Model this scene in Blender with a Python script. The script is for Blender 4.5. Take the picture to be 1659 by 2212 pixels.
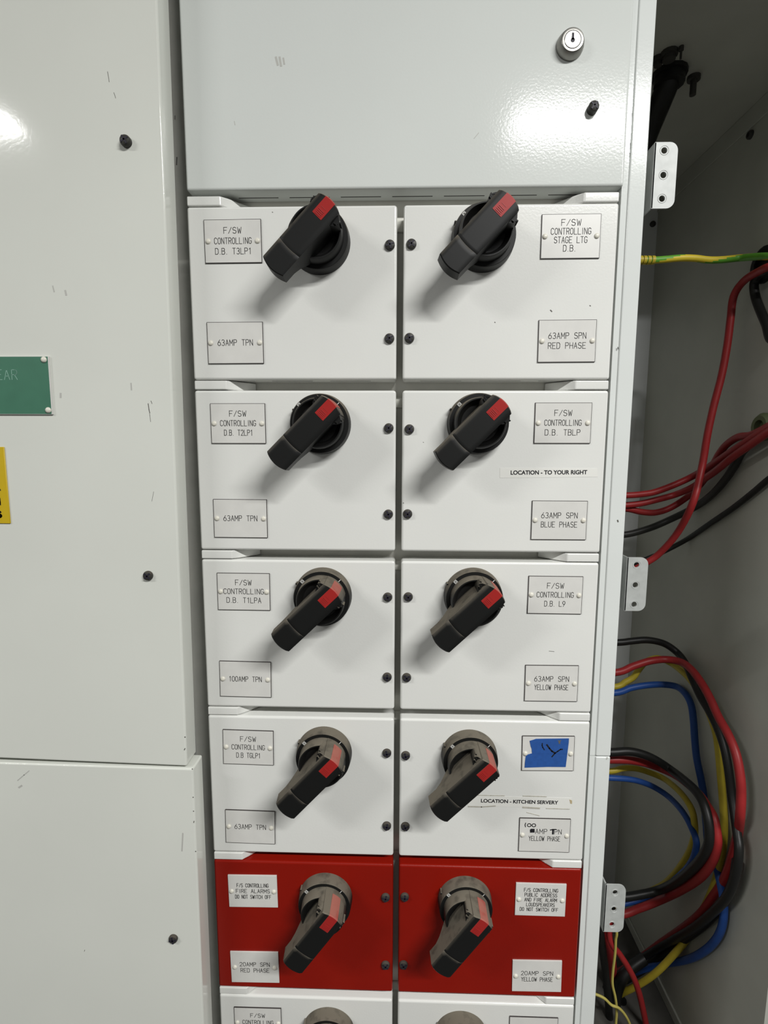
import bpy, bmesh, math, random
from mathutils import Vector, Matrix
random.seed(7)
S = bpy.context.scene
for o in list(bpy.data.objects): bpy.data.objects.remove(o)
COL = S.collection
# ------------------------------------------------------------------ camera
FPX, PITCH, YAW, ROLL = 1100.0, 0.122554, -0.0273517, 0.00321437
CX, CZ, CD = 0.2292927, -0.2790534, 0.5769053
cy_, sy_, cp_, sp_ = math.cos(YAW), math.sin(YAW), math.cos(PITCH), math.sin(PITCH)
FW = Vector((sy_*cp_, cy_*cp_, -sp_)); RT0 = Vector((cy_, -sy_, 0)); UP0 = RT0.cross(FW)
RT = math.cos(ROLL)*RT0 + math.sin(ROLL)*UP0
UP = -math.sin(ROLL)*RT0 + math.cos(ROLL)*UP0
CAM = Vector((CX, -CD, CZ))
cam = bpy.data.cameras.new('camera'); camo = bpy.data.objects.new('camera', cam); COL.objects.link(camo)
cam.sensor_fit = 'HORIZONTAL'; cam.sensor_width = 36.0; cam.lens = 36.0*FPX/1659.0
cam.clip_start = 0.01; cam.clip_end = 50
m = Matrix((RT, UP, -FW)).transposed().to_4x4(); m.translation = CAM
camo.matrix_world = m
S.camera = camo
# ------------------------------------------------------------------ world, view
w = bpy.data.worlds.new('world'); S.world = w; w.use_nodes = True
w.node_tree.nodes['Background'].inputs[0].default_value = (0.8, 0.85, 0.9, 1)
w.node_tree.nodes['Background'].inputs[1].default_value = 0.02
S.view_settings.view_transform = 'Standard'; S.view_settings.look = 'None'
S.view_settings.gamma = 1.0; S.view_settings.use_curve_mapping = False
S.view_settings.exposure = 0.0
LAMP_W = 73.0
CEIL = 0.99; FLOOR = -1.72

def at(px, py, Y=None, X=None, Z=None):
    """the point of the place seen at a pixel of the photograph, on a plane Y, X or Z"""
    d = RT*((px-829.5)/FPX) + UP*(-(py-1106.0)/FPX) + FW
    if Y is not None: t = (Y-CAM.y)/d.y
    elif X is not None: t = (X-CAM.x)/d.x
    else: t = (Z-CAM.z)/d.z
    return CAM + d*t

# ------------------------------------------------------------------ materials
def mat(name, col, rough=0.5, metal=0.0, var=0.0, vscale=40, bump=0.0, bscale=500, spec=0.5, coat=0.0):
    M = bpy.data.materials.new(name); M.use_nodes = True
    nt = M.node_tree; b = nt.nodes['Principled BSDF']
    b.inputs['Base Color'].default_value = (*col, 1); b.inputs['Roughness'].default_value = rough
    b.inputs['Metallic'].default_value = metal; b.inputs['Specular IOR Level'].default_value = spec
    b.inputs['Coat Weight'].default_value = coat
    tc = nt.nodes.new('ShaderNodeTexCoord')
    if var > 0:
        n = nt.nodes.new('ShaderNodeTexNoise'); n.inputs['Scale'].default_value = vscale; n.inputs['Detail'].default_value = 4
        nt.links.new(tc.outputs['Object'], n.inputs['Vector'])
        mr = nt.nodes.new('ShaderNodeMapRange'); mr.inputs[1].default_value = 0.3; mr.inputs[2].default_value = 0.7
        mr.inputs[3].default_value = 1-var; mr.inputs[4].default_value = 1+var
        nt.links.new(n.outputs['Fac'], mr.inputs[0])
        mx = nt.nodes.new('ShaderNodeMix'); mx.data_type = 'RGBA'; mx.blend_type = 'MULTIPLY'; mx.inputs[0].default_value = 1
        mx.inputs[6].default_value = (*col, 1); nt.links.new(mr.outputs[0], mx.inputs[7])
        nt.links.new(mx.outputs[2], b.inputs['Base Color'])
    if bump > 0:
        n2 = nt.nodes.new('ShaderNodeTexNoise'); n2.inputs['Scale'].default_value = bscale; n2.inputs['Detail'].default_value = 1.5
        nt.links.new(tc.outputs['Object'], n2.inputs['Vector'])
        bp = nt.nodes.new('ShaderNodeBump'); bp.inputs['Strength'].default_value = bump; bp.inputs['Distance'].default_value = 0.0004
        nt.links.new(n2.outputs['Fac'], bp.inputs['Height']); nt.links.new(bp.outputs['Normal'], b.inputs['Normal'])
    return M

def dusty(name, col, dust, rough=0.45, lo=0.1, hi=0.55, amount=0.95):
    """plastic with a layer of dust lying on whatever faces up"""
    M = mat(name, col, rough, spec=0.24); nt = M.node_tree; b = nt.nodes['Principled BSDF']
    g = nt.nodes.new('ShaderNodeNewGeometry'); sx = nt.nodes.new('ShaderNodeSeparateXYZ')
    nt.links.new(g.outputs['Normal'], sx.inputs[0])
    mr = nt.nodes.new('ShaderNodeMapRange'); mr.inputs[1].default_value = lo; mr.inputs[2].default_value = hi
    mr.inputs[3].default_value = 0; mr.inputs[4].default_value = amount
    nt.links.new(sx.outputs['Z'], mr.inputs[0])
    n = nt.nodes.new('ShaderNodeTexNoise'); n.inputs['Scale'].default_value = 90; n.inputs['Detail'].default_value = 5
    nt.links.new(g.outputs['Position'], n.inputs['Vector'])
    m2 = nt.nodes.new('ShaderNodeMapRange'); m2.inputs[1].default_value = 0.3; m2.inputs[2].default_value = 0.5
    m2.inputs[3].default_value = 0.55; m2.inputs[4].default_value = 1
    nt.links.new(n.outputs['Fac'], m2.inputs[0])
    mu = nt.nodes.new('ShaderNodeMath'); mu.operation = 'MULTIPLY'
    nt.links.new(mr.outputs[0], mu.inputs[0]); nt.links.new(m2.outputs[0], mu.inputs[1])
    mx = nt.nodes.new('ShaderNodeMix'); mx.data_type = 'RGBA'
    mx.inputs[6].default_value = (*col, 1); mx.inputs[7].default_value = (*dust, 1)
    nt.links.new(mu.outputs[0], mx.inputs[0]); nt.links.new(mx.outputs[2], b.inputs['Base Color'])
    rr = nt.nodes.new('ShaderNodeMapRange'); rr.inputs[3].default_value = rough; rr.inputs[4].default_value = 0.9
    nt.links.new(mu.outputs[0], rr.inputs[0]); nt.links.new(rr.outputs[0], b.inputs['Roughness'])
    return M

PAINT = mat('white_powder_coat', (0.69, 0.695, 0.665), 0.20, var=0.02, vscale=9, bump=0.14, bscale=420)
PAINT_COOL = mat('grey_white_powder_coat', (0.60, 0.625, 0.60), 0.115, var=0.015, vscale=7, bump=0.13, bscale=420, spec=0.15)
PAINT_LEFT = mat('cream_white_enamel', (0.64, 0.655, 0.605), 0.085, var=0.02, vscale=6, bump=0.06, bscale=260, spec=0.24)
FRAMEP = mat('frame_paint', (0.63, 0.655, 0.635), 0.12, var=0.02, vscale=12, bump=0.10, bscale=420, spec=0.4)
BACKP = mat('recess_paint', (0.66, 0.655, 0.60), 0.5, var=0.06, vscale=30)
REDP = mat('red_powder_coat', (0.225, 0.0065, 0.0022), 0.34, var=0.05, vscale=14, bump=0.2, bscale=420, spec=0.22)
CAVB = mat('compartment_back_painted_light', (0.60, 0.62, 0.62), 0.35, var=0.04, vscale=10)  # paler than the side wall: light on the back wall put into its colour
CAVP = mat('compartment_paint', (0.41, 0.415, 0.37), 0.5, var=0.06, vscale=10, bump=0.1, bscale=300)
SLOT = mat('slot_dark', (0.03, 0.028, 0.025), 0.8)
CHIP = mat('chipped_paint', (0.10, 0.095, 0.085), 0.7)
SCUFF = mat('scuff_mark', (0.44, 0.44, 0.41), 0.6)
BLACK = dusty('black_plastic', (0.0070, 0.0073, 0.0070), (0.150, 0.132, 0.102), 0.48)
CLEAN = mat('clean_black_plastic', (0.0065, 0.0065, 0.0062), 0.5, spec=0.3)
REDPL = dusty('red_plastic', (0.31, 0.018, 0.016), (0.34, 0.13, 0.10), 0.4, 0.25, 0.7, 0.9)
SCREW = dusty('black_screw_metal', (0.036, 0.035, 0.031), (0.085, 0.072, 0.058), 0.42, 0.2, 0.7, 0.7)
INK = mat('engraving_ink', (0.030, 0.029, 0.028), 0.6)
MARKER = mat('marker_ink', (0.010, 0.010, 0.013), 0.4)
PLATE = mat('white_laminate', (0.625, 0.62, 0.59), 0.3, var=0.03, vscale=60)
CORE = mat('black_laminate_core', (0.028, 0.022, 0.021), 0.5)
RIVET = mat('ivory_rivet', (0.66, 0.64, 0.56), 0.35, var=0.05, vscale=200)
WHITE = mat('white_print', (0.75, 0.75, 0.72), 0.5)
GREEN = mat('green_laminate', (0.050, 0.165, 0.105), 0.35, var=0.05, vscale=60)
PALE = mat('pale_engraving', (0.22, 0.40, 0.32), 0.5)
YEL = mat('yellow_plastic', (0.54, 0.38, 0.010), 0.35, var=0.03, vscale=50)
PAPER = mat('paper_strip', (0.70, 0.70, 0.66), 0.5, var=0.015, vscale=80)
GRIME = mat('grime', (0.40, 0.385, 0.33), 0.8, var=0.15, vscale=300)
TAN = mat('old_glue', (0.42, 0.34, 0.2), 0.7)
TAPE = mat('blue_masking_tape', (0.014, 0.075, 0.29), 0.6, var=0.08, vscale=250)
CHROME = mat('nickel', (0.27, 0.265, 0.245), 0.34, 1.0, var=0.05, vscale=200)
DARKM = mat('keyway', (0.01, 0.008, 0.02), 0.6)
ZINC = mat('zinc_plate', (0.40, 0.415, 0.40), 0.45, 0.05, var=0.08, vscale=120)
def cab(name, c, r=0.45): return mat(name, c, r, var=0.08, vscale=60, spec=0.3)
CRED = cab('red_cable_sheath', (0.25, 0.016, 0.017)); CBLK = cab('black_cable_sheath', (0.008, 0.008, 0.0075))
CGRY = cab('grey_cable_sheath', (0.024, 0.024, 0.022)); CYEL = cab('yellow_cable_sheath', (0.42, 0.33, 0.03))
CBLU = cab('blue_cable_sheath', (0.016, 0.065, 0.26)); CTHN = cab('pale_yellow_wire', (0.42, 0.36, 0.09))
EGRN = cab('green_stripe', (0.10, 0.30, 0.03)); EYEL = cab('yellow_stripe', (0.55, 0.43, 0.03))

# ------------------------------------------------------------------ object helpers
def finish(bm, smooth=True, ang=35):
    bmesh.ops.recalc_face_normals(bm, faces=bm.faces[:])
    for f in bm.faces: f.smooth = smooth
def obj(name, bm, mats, parent=None, loc=None, rot=None, smooth=True):
    finish(bm, smooth)
    me = bpy.data.meshes.new(name); bm.to_mesh(me); bm.free()
    if smooth: me.set_sharp_from_angle(angle=math.radians(38))
    for M in (mats if isinstance(mats, (list, tuple)) else [mats]): me.materials.append(M)
    return inst(name, me, parent, loc, rot)
def inst(name, me, parent=None, loc=None, rot=None):
    o = bpy.data.objects.new(name, me); COL.objects.link(o)
    wn = o.modifiers.new('weighted_normal', 'WEIGHTED_NORMAL'); wn.keep_sharp = True; wn.weight = 90
    if loc is not None: o.location = loc
    if rot is not None: o.rotation_euler = rot
    if parent is not None:
        o.parent = parent
        o.matrix_parent_inverse = Matrix.Translation(-Vector(wloc(parent)))
    return o
def wloc(o):
    return o['_w'] if '_w' in o else (0, 0, 0)
def tag(o, label, cat, group=None):
    o['label'] = label; o['category'] = cat
    if group: o['group'] = group
    return o
EMPT = []
def thing(name, label, cat, loc, group=None):
    o = bpy.data.objects.new(name, None); COL.objects.link(o); o.location = loc; o.empty_display_size = 0.02
    o['_w'] = tuple(loc); EMPT.append(o)
    return tag(o, label, cat, group)
def struct(name, bm, M):
    o = obj(name, bm, M, smooth=False); o['kind'] = 'structure'; return o

def box(bm, x0, x1, y0, y1, z0, z1, bev=0.0, seg=2, mi=0):
    r = bmesh.ops.create_cube(bm, size=1.0); vs = r['verts']
    for v in vs:
        v.co = Vector((x0+(v.co.x+.5)*(x1-x0), y0+(v.co.y+.5)*(y1-y0), z0+(v.co.z+.5)*(z1-z0)))
    fs = set(f for v in vs for f in v.link_faces)
    for f in fs: f.material_index = mi
    if bev > 0:
        es = list(set(e for v in vs for e in v.link_edges))
        bmesh.ops.bevel(bm, geom=es, offset=bev, segments=seg, profile=0.5, affect='EDGES', material=-1)
def prism(bm, pts, y0, y1, mi=0, bev=0.0, seg=2):
    """polygon given as (x, z), extruded in depth from y0 to y1"""
    a = [bm.verts.new((x, y0, z)) for x, z in pts]; b = [bm.verts.new((x, y1, z)) for x, z in pts]
    n = len(pts); fs = [bm.faces.new(a), bm.faces.new(b[::-1])]
    for i in range(n): fs.append(bm.faces.new((a[i], b[i], b[(i+1) % n], a[(i+1) % n])))
    for f in fs: f.material_index = mi
    if bev > 0:
        es = list(set(e for v in a+b for e in v.link_edges))
        bmesh.ops.bevel(bm, geom=es, offset=bev, segments=seg, profile=0.5, affect='EDGES', material=-1)
def lathe(bm, prof, cx=0, cy=0, cz=0, n=48, mi=0):
    """profile of (radius, height); height grows towards the viewer (-Y)"""
    rings = []
    for r, h in prof:
        if r < 1e-6: rings.append([bm.verts.new((cx, cy-h, cz))])
        else: rings.append([bm.verts.new((cx+r*math.cos(2*math.pi*i/n), cy-h, cz+r*math.sin(2*math.pi*i/n))) for i in range(n)])
    for a, b in zip(rings, rings[1:]):
        for i in range(n):
            j = (i+1) % n
            if len(a) == 1: f = bm.faces.new((a[0], b[i], b[j]))
            elif len(b) == 1: f = bm.faces.new((a[i], b[0], a[j]))
            else: f = bm.faces.new((a[i], b[i], b[j], a[j]))
            f.material_index = mi
def stroke(bm, pts, wd, y0, y1, mi=0):
    """pen stroke through (x, z) points, a flat raised band between depths y0 and y1"""
    for (x0, z0), (x1, z1) in zip(pts, pts[1:]):
        dx, dz = x1-x0, z1-z0; L = math.hypot(dx, dz)
        if L < 1e-9: continue
        ux, uz = dx/L, dz/L; e = wd*0.35; nx, nz = -uz*wd/2, ux*wd/2
        p = [(x0-ux*e+nx, z0-uz*e+nz), (x1+ux*e+nx, z1+uz*e+nz), (x1+ux*e-nx, z1+uz*e-nz), (x0-ux*e-nx, z0-uz*e-nz)]
        prism(bm, p, y0, y1, mi)
def arc(cx, cz, rx, rz, a0, a1, n=8):
    return [(cx+rx*math.cos(math.radians(a0+(a1-a0)*i/n)), cz+rz*math.sin(math.radians(a0+(a1-a0)*i/n))) for i in range(n+1)]
def tube(bm, pts, rad, n=10, mi=0, sub=6, stripe=None):
    P = [Vector(p) for p in pts]; Q = []
    ext = [2*P[0]-P[1]]+P+[2*P[-1]-P[-2]]
    for i in range(1, len(ext)-2):
        p0, p1, p2, p3 = ext[i-1:i+3]
        for k in range(sub):
            t = k/sub
            Q.append(0.5*((2*p1)+(p2-p0)*t+(2*p0-5*p1+4*p2-p3)*t*t+(3*p1-p0-3*p2+p3)*t**3))
    Q.append(P[-1])
    nrm = Vector((0, 1, 0.01)); rings = []; twist = 0
    for i, q in enumerate(Q):
        tg = (Q[min(i+1, len(Q)-1)]-Q[max(i-1, 0)]).normalized()
        nrm = (nrm-tg*nrm.dot(tg)).normalized(); bn = tg.cross(nrm)
        r = rad(i/len(Q)) if callable(rad) else rad
        rings.append([bm.verts.new(q+r*(nrm*math.cos(2*math.pi*j/n)+bn*math.sin(2*math.pi*j/n))) for j in range(n)])
    for i, (a, b) in enumerate(zip(rings, rings[1:])):
        for j in range(n):
            f = bm.faces.new((a[j], a[(j+1) % n], b[(j+1) % n], b[j])); f.material_index = mi
            if stripe: f.material_index = stripe(i/len(Q), j/n)
    bm.faces.new(rings[0][::-1]).material_index = mi; bm.faces.new(rings[-1]).material_index = mi

# ------------------------------------------------------------------ engraved lettering (single stroke alphabet, cell 1 wide, 1 high)
A_ = arc
GL = {
'A': [[(0, 0), (.5, 1), (1, 0)], [(.2, .36), (.8, .36)]],
'B': [[(0, 0), (0, 1), (.6, 1)]+A_(.6, .77, .35, .23, 90, -90)+[(0, .54)], [(.6, .54)]+A_(.6, .27, .4, .27, 90, -90)+[(0, 0)]],
'C': [A_(.5, .7, .5, .3, 20, 180)+A_(.5, .3, .5, .3, 180, 340)],
'D': [[(0, 0), (0, 1), (.5, 1)]+A_(.5, .7, .5, .3, 90, 0)+A_(.5, .3, .5, .3, 0, -90)+[(0, 0)]],
'E': [[(1, 1), (0, 1), (0, 0), (1, 0)], [(0, .52), (.8, .52)]],
'F': [[(1, 1), (0, 1), (0, 0)], [(0, .52), (.8, .52)]],
'G': [A_(.5, .7, .5, .3, 20, 180)+A_(.5, .3, .5, .3, 180, 360)+[(1, .46), (.55, .46)]],
'H': [[(0, 0), (0, 1)], [(1, 0), (1, 1)], [(0, .52), (1, .52)]],
'I': [[(.5, 0), (.5, 1)]],
'K': [[(0, 0), (0, 1)], [(1, 1), (0, .4)], [(.35, .6), (1, 0)]],
'L': [[(0, 1), (0, 0), (1, 0)]],
'M': [[(0, 0), (0, 1), (.5, .35), (1, 1), (1, 0)]],
'N': [[(0, 0), (0, 1), (1, 0), (1, 1)]],
'O': [A_(.5, .68, .5, .32, 0, 180)+A_(.5, .32, .5, .32, 180, 360)+[(1, .68)]],
'P': [[(0, 0), (0, 1), (.6, 1)]+A_(.6, .75, .4, .25, 90, -90)+[(0, .5)]],
'R': [[(0, 0), (0, 1), (.6, 1)]+A_(.6, .75, .4, .25, 90, -90)+[(0, .5)], [(.5, .5), (1, 0)]],
'S': [A_(.5, .75, .47, .25, 25, 180)+A_(.5, .72, .47, .2, 180, 265)+A_(.5, .28, .5, .24, 90, 0)+A_(.5, .26, .5, .26, 0, -160)],
'T': [[(0, 1), (1, 1)], [(.5, 1), (.5, 0)]],
'U': [[(0, 1), (0, .3)]+A_(.5, .3, .5, .3, 180, 360)+[(1, 1)]],
'V': [[(0, 1), (.5, 0), (1, 1)]],
'W': [[(0, 1), (.25, 0), (.5, .75), (.75, 0), (1, 1)]],
'Y': [[(0, 1), (.5, .5), (1, 1)], [(.5, .5), (.5, 0)]],
'0': [A_(.5, .68, .5, .32, 0, 180)+A_(.5, .32, .5, .32, 180, 360)+[(1, .68)]],
'1': [[(.2, .8), (.6, 1), (.6, 0)]],
'2': [A_(.5, .72, .48, .28, 165, -20)+[(0, 0), (1, 0)]],
'3': [A_(.48, .76, .45, .24, 150, -90)+A_(.48, .26, .5, .26, 90, -150)],
'6': [[(.75, 1), (.1, .5)]+A_(.5, .3, .5, .3, 150, -210, 14)],
'9': [[(.25, 0), (.9, .5)]+A_(.5, .7, .5, .3, -30, 330, 14)],
'/': [[(0, 0), (1, 1)]], '.': [[(.5, 0), (.5, .03)]], '-': [[(0, .5), (1, .5)]],
}
CELL = {'.': 0.45, ' ': 1.05, 'I': 0.5, '1': 0.8, 'W': 1.15, 'M': 1.1, '/': 0.9}
def text(bm, s, xc, zc, width, h, wd, y0, y1, mi=0, rot=0.0, gap=0.42, slant=0):
    tot = sum(CELL.get(c, 1.0) for c in s)+gap*(len(s)-1); k = width/tot; x = -width/2
    cr, sr = math.cos(rot), math.sin(rot)
    for c in s:
        cw = CELL.get(c, 1.0)*k
        for pl in GL.get(c, []):
            q = []
            for (u, v) in pl:
                a, b = x+u*cw, (v-.5)*h
                q.append((xc+a*cr-b*sr, zc+a*sr+b*cr))
            stroke(bm, q, wd, y0, y1, mi)
        x += cw+gap*k

def marks(bm, items, Y, mi):
    for pts, wd in items:
        q = [at(px, py, Y=Y) for px, py in pts]
        if len(q) == 1: q.append(q[0]+Vector((0.0006, 0, -0.0004)))
        stroke(bm, [(p.x, p.z) for p in q], wd, Y-0.00012, Y+0.0004, mi)

# ================================================================== ROOM
bm = bmesh.new(); box(bm, -3.2, 3.4, -3.0, 0.62, FLOOR-.05, FLOOR); struct('floor', bm, mat('grey_concrete', (0.055, 0.055, 0.053), 0.7, var=0.1, vscale=5))
bm = bmesh.new(); box(bm, -3.2, 3.4, -3.0, 0.62, CEIL, CEIL+.05); struct('ceiling', bm, mat('ceiling_white', (0.55, 0.55, 0.54), 0.9, var=0.03, vscale=3))
WALLM = mat('wall_emulsion', (0.24, 0.24, 0.236), 0.9, var=0.03, vscale=3)
bm = bmesh.new(); box(bm, -3.2, 3.4, 0.62, 0.68, FLOOR, CEIL); struct('wall_back', bm, WALLM)
bm = bmesh.new(); box(bm, -3.2, 3.4, -3.06, -3.0, FLOOR, CEIL); struct('wall_front', bm, WALLM)
bm = bmesh.new(); box(bm, -3.26, -3.2, -3.06, 0.68, FLOOR, CEIL); struct('wall_left', bm, WALLM)
bm = bmesh.new(); box(bm, 3.4, 3.46, -3.06, 0.68, FLOOR, CEIL); struct('wall_right', bm, WALLM)
EM = bpy.data.materials.new('lamp_diffuser'); EM.use_nodes = True
eb = EM.node_tree.nodes['Principled BSDF']; eb.inputs['Base Color'].default_value = (0.8, 0.8, 0.8, 1)
def ceiling_light(x0, x1, y, label, power):
    xc = (x0+x1)/2
    t = thing('ceiling_light', label, 'ceiling light', (xc, y, CEIL), 'fluorescent ceiling lights')
    b = bmesh.new(); box(b, x0-.03, x1+.03, y-.11, y+.11, CEIL-.045, CEIL, .006); obj('housing', b, WHITE, t)
    b = bmesh.new(); box(b, x0, x1, y-.06, y+.06, CEIL-.058, CEIL-.045, .004); obj('diffuser', b, EM, t)
    L = bpy.data.lights.new('tube_light', 'AREA'); L.shape = 'RECTANGLE'; L.size = x1-x0; L.size_y = 0.11
    L.energy = LAMP_W*power; L.color = (1.0, 0.995, 0.975)
    lo = bpy.data.objects.new('tube_light', L); COL.objects.link(lo); lo.location = (xc, y, CEIL-.062)
    lo.parent = t; lo.matrix_parent_inverse = Matrix.Translation(-Vector((xc, y, CEIL)))
ceiling_light(0.655, 1.90, -1.50, 'right fluorescent ceiling light behind the camera', 1.22)
ceiling_light(-2.45, -1.215, -1.52, 'left fluorescent ceiling light behind the camera', 0.62)

# ================================================================== LEFT CABINET: two cover panels
YL = -0.0340; DL = 0.0285
LC = thing('electrical_cabinet', 'cream white cabinet filling the left side, its panels split by a seam near the bottom', 'cabinet', (-0.45, YL, -1.62))
def leftpanel(name, label, pts, chips, scuffs):
    b = bmesh.new(); prism(b, pts, YL, YL+DL, 0, 0.0022, 3)
    marks(b, chips, YL, 1); marks(b, scuffs, YL, 2)
    o = obj(name, b, [PAINT_LEFT, CHIP, SCUFF], LC); o['label'] = label; return o
tr = at(339, 0, Y=YL); br = at(403.5, 1656, Y=YL); bl = at(0, 1638.5, Y=YL)
dirx = (tr-br).normalized(); top = br+dirx*((0.5-br.z)/dirx.z)
sl = (br.z-bl.z)/(br.x-bl.x); xl = -0.85
lp_up = leftpanel('panel', 'large cream white cabinet panel on the left carrying green and yellow signs',
    [(xl, 0.5), (xl, br.z+sl*(xl-br.x)), (br.x, br.z), (top.x, 0.5)],
    [([(320, 872), (322, 885), (323.5, 892)], .0008), ([(323, 893), (325.5, 911)], .0004), ([(326, 866), (328.5, 872)], .0005),
     ([(399, 1592)], .001), ([(399.5, 1617), (398, 1620)], .001), ([(232.5, 155), (236, 177)], .00045), ([(246, 200), (250, 212)], .0004), ([(332, 1062), (328, 1083)], .0003)],
    [([(141, 628), (143, 637)], .0020), ([(114, 618), (117, 630)], .0014), ([(131, 850), (131, 858)], .002), ([(283, 828), (284, 842)], .0015)])
tr2 = at(417, 1661, Y=YL); tl2 = at(0, 1647.5, Y=YL); br2 = at(438.5, 2175, Y=YL)
d2 = (tr2-br2).normalized(); bt = br2+d2*((-1.60-br2.z)/d2.z); s2 = (tr2.z-tl2.z)/(tr2.x-tl2.x)
lp_lo = leftpanel('panel', 'cream white lower cabinet panel at bottom left below the horizontal seam',
    [(xl, tr2.z+s2*(xl-tr2.x)), (xl, -1.60), (bt.x, -1.60), (tr2.x, tr2.z)],
    [([(416.5, 1722)], .0009), ([(417.5, 1752)], .0009), ([(419, 1774), (418.5, 1777)], .0009), ([(422, 1839)], .0009), ([(415, 1661)], .0008), ([(183, 2052), (182, 2055)], .0005)],
    [([(63, 1665), (52, 1674), (38, 1686)], .0011), ([(47, 1697), (41, 1701)], .0022), ([(395, 1800), (393, 1838)], .0016)])
# screws ----------------------------------------------------------------
def screw_mesh(h, r=0.0054):
    b = bmesh.new()
    lathe(b, [(r*.98, -0.0006), (r, 0.0002), (r, h-.0022), (r*.86, h-.0008), (r*.55, h-.0001), (0, h)], n=24)
    for a in (0.35, 0.35+math.pi/2):
        c, s = math.cos(a), math.sin(a); L = r*.70; wd = .0016
        stroke(b, [(-L*c, -L*s), (L*c, L*s)], wd, -h-.00012, -h+.0009, 1)
    finish(b); me = bpy.data.meshes.new('screw'); b.to_mesh(me); b.free(); me.set_sharp_from_angle(angle=math.radians(38))
    me.materials.append(SCREW); me.materials.append(DARKM); return me
SC_S, SC_M, SC_L = screw_mesh(.0040), screw_mesh(.0062), screw_mesh(.0085, .0053)
def screw(me, px, py, Y, h, parent):
    p = at(px, py, Y=Y-h)
    o = inst('screw', me, parent, (p.x, Y, p.z), (0, random.uniform(-.6, .6), 0)); return o
screw(SC_M, 267, 300, YL, .0062, lp_up); screw(SC_S, 317, 1245, YL, .004, lp_up); screw(SC_S, 372, 2033, YL, .004, lp_lo)
# body behind the left panels
b = bmesh.new(); box(b, xl, -0.047, YL+DL, 0.60, -1.62, 0.52, .003)
obj('body', b, FRAMEP, LC)
# signs -----------------------------------------------------------------
YG = YL-0.0022
tr = at(104.6, 769.5, Y=YG); brr = at(113.4, 895, Y=YG); tll = at(0, 769, Y=YG); zt_, zb_ = tr.z, brr.z
g = thing('sign', 'green engraved sign with pale letters on the left cabinet panel', 'sign', (tr.x-.09, YL, (zt_+zb_)/2))
xg0 = tr.x-0.205
b = bmesh.new(); prism(b, [(xg0, zt_), (xg0, zb_), (brr.x, zb_), (tr.x, zt_)], YG+.0002, YL+.0001, 1)
prism(b, [(xg0, zt_-.0004), (xg0, zb_+.0004), (brr.x-.0011, zb_+.0004), (tr.x-.0011, zt_-.0004)], YG, YG+.0006, 0)
obj('plate', b, [GREEN, PLATE], g)
def rivet_mesh(r, h):
    b = bmesh.new(); lathe(b, [(r, -.0002), (r, h*.25), (r*.85, h*.7), (r*.5, h*.95), (0, h)], n=20)
    finish(b); me = bpy.data.meshes.new('rivet'); b.to_mesh(me); b.free(); me.materials.append(RIVET); return me
RV, RVG = rivet_mesh(.0028, .0017), rivet_mesh(.0031, .002)
for px, py in ((95, 777), (104.5, 886)):
    p = at(px, py, Y=YG); inst('rivet', RVG, g, (p.x, YG, p.z)); inst('rivet', RVG, g, (2*(tr.x-.1)-p.x, YG, p.z))
b = bmesh.new(); p0 = at(-7.5, 809.5, Y=YG); p1 = at(37, 809.5, Y=YG)
text(b, 'EAR', (p0.x+p1.x)/2, p0.z, p1.x-p0.x, .0102, .00055, YG-.00012, YG+.0002)
obj('lettering', b, PALE, g)['label'] = 'pale engraved letters'
YY = YL-0.0014
t1 = at(8, 965.5, Y=YY); t2 = at(22, 1131, Y=YY)
g = thing('sign', 'yellow warning sign with bold black letters cut off by the left edge', 'sign', (t2.x-.06, YL, (t1.z+t2.z)/2))
b = bmesh.new(); prism(b, [(t1.x-.14, t1.z), (t1.x-.14, t2.z), (t2.x, t2.z), (t1.x, t1.z)], YY, YL+.0001, 0, .0004, 1); obj('plate', b, YEL, g)
b = bmesh.new()
for (xr, yb, yt, ch) in ((1.5, 1066, 1058, 'r'), (2.5, 1092, 1075, 'a'), (4.5, 1118, 1104, 's')):
    q0 = at(xr, yb, Y=YY); q1 = at(xr, yt, Y=YY); h = q1.z-q0.z; x = q0.x-.004; wd = .0021
    if ch == 'r': stroke(b, [(x, q0.z), (x, q0.z+h)], wd, YY-.0001, YY+.0002); stroke(b, [(x, q0.z+h*.6), (x+.0036, q0.z+h)], wd, YY-.0001, YY+.0002)
    if ch == 'a': stroke(b, [(x+.0028, q0.z+.001), (x+.0028, q1.z-.001)], wd, YY-.0001, YY+.0002); stroke(b, arc(x, q0.z+h*.4, .0028, h*.34, 0, 360, 14), wd, YY-.0001, YY+.0002)
    if ch == 's': stroke(b, arc(x, q0.z+h*.72, .003, h*.24, 20, 270, 10)+arc(x, q0.z+h*.27, .0033, h*.24, 90, -160, 10), wd, YY-.0001, YY+.0002)
obj('lettering', b, MARKER, g)['label'] = 'bold black letters'

# ================================================================== SWITCHBOARD FRAME
RP = 0.193129; Z0 = -0.020947; UH = 0.181728
XL0, XL1, XR0, XR1 = 0.0, 0.226526, 0.233561, 0.46
fr = thing('switchboard', 'pale grey switchboard housing with locked door on top and two columns of switches', 'switchboard', (.23, .03, -1.2))
b = bmesh.new(); box(b, -0.0005, 0.470, 0.0290, 0.044, -1.25, 0.5); obj('back_plate', b, BACKP, fr)
zs = at(1300, 1634, Y=.002).z
b = bmesh.new(); box(b, 0.4690, 0.4868, 0.0015, 0.030, zs+.0004, 0.5, .0016, 3); box(b, 0.4625, 0.4720, 0.0032, 0.029, zs+.0004, .5)
marks(b, [([(1334, 1124), (1335, 1127)], .0016), ([(1335, 750), (1335, 754)], .0008), ([(1322, 1577)], .0009)], .0015, 1)
marks(b, [([(1366.5, 242), (1366, 253)], .0012), ([(1362, 309), (1361.5, 322)], .0007), ([(1361, 331), (1361, 341)], .0010)], .0032, 1)
obj('stile', b, [FRAMEP, CHIP], fr)
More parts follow.
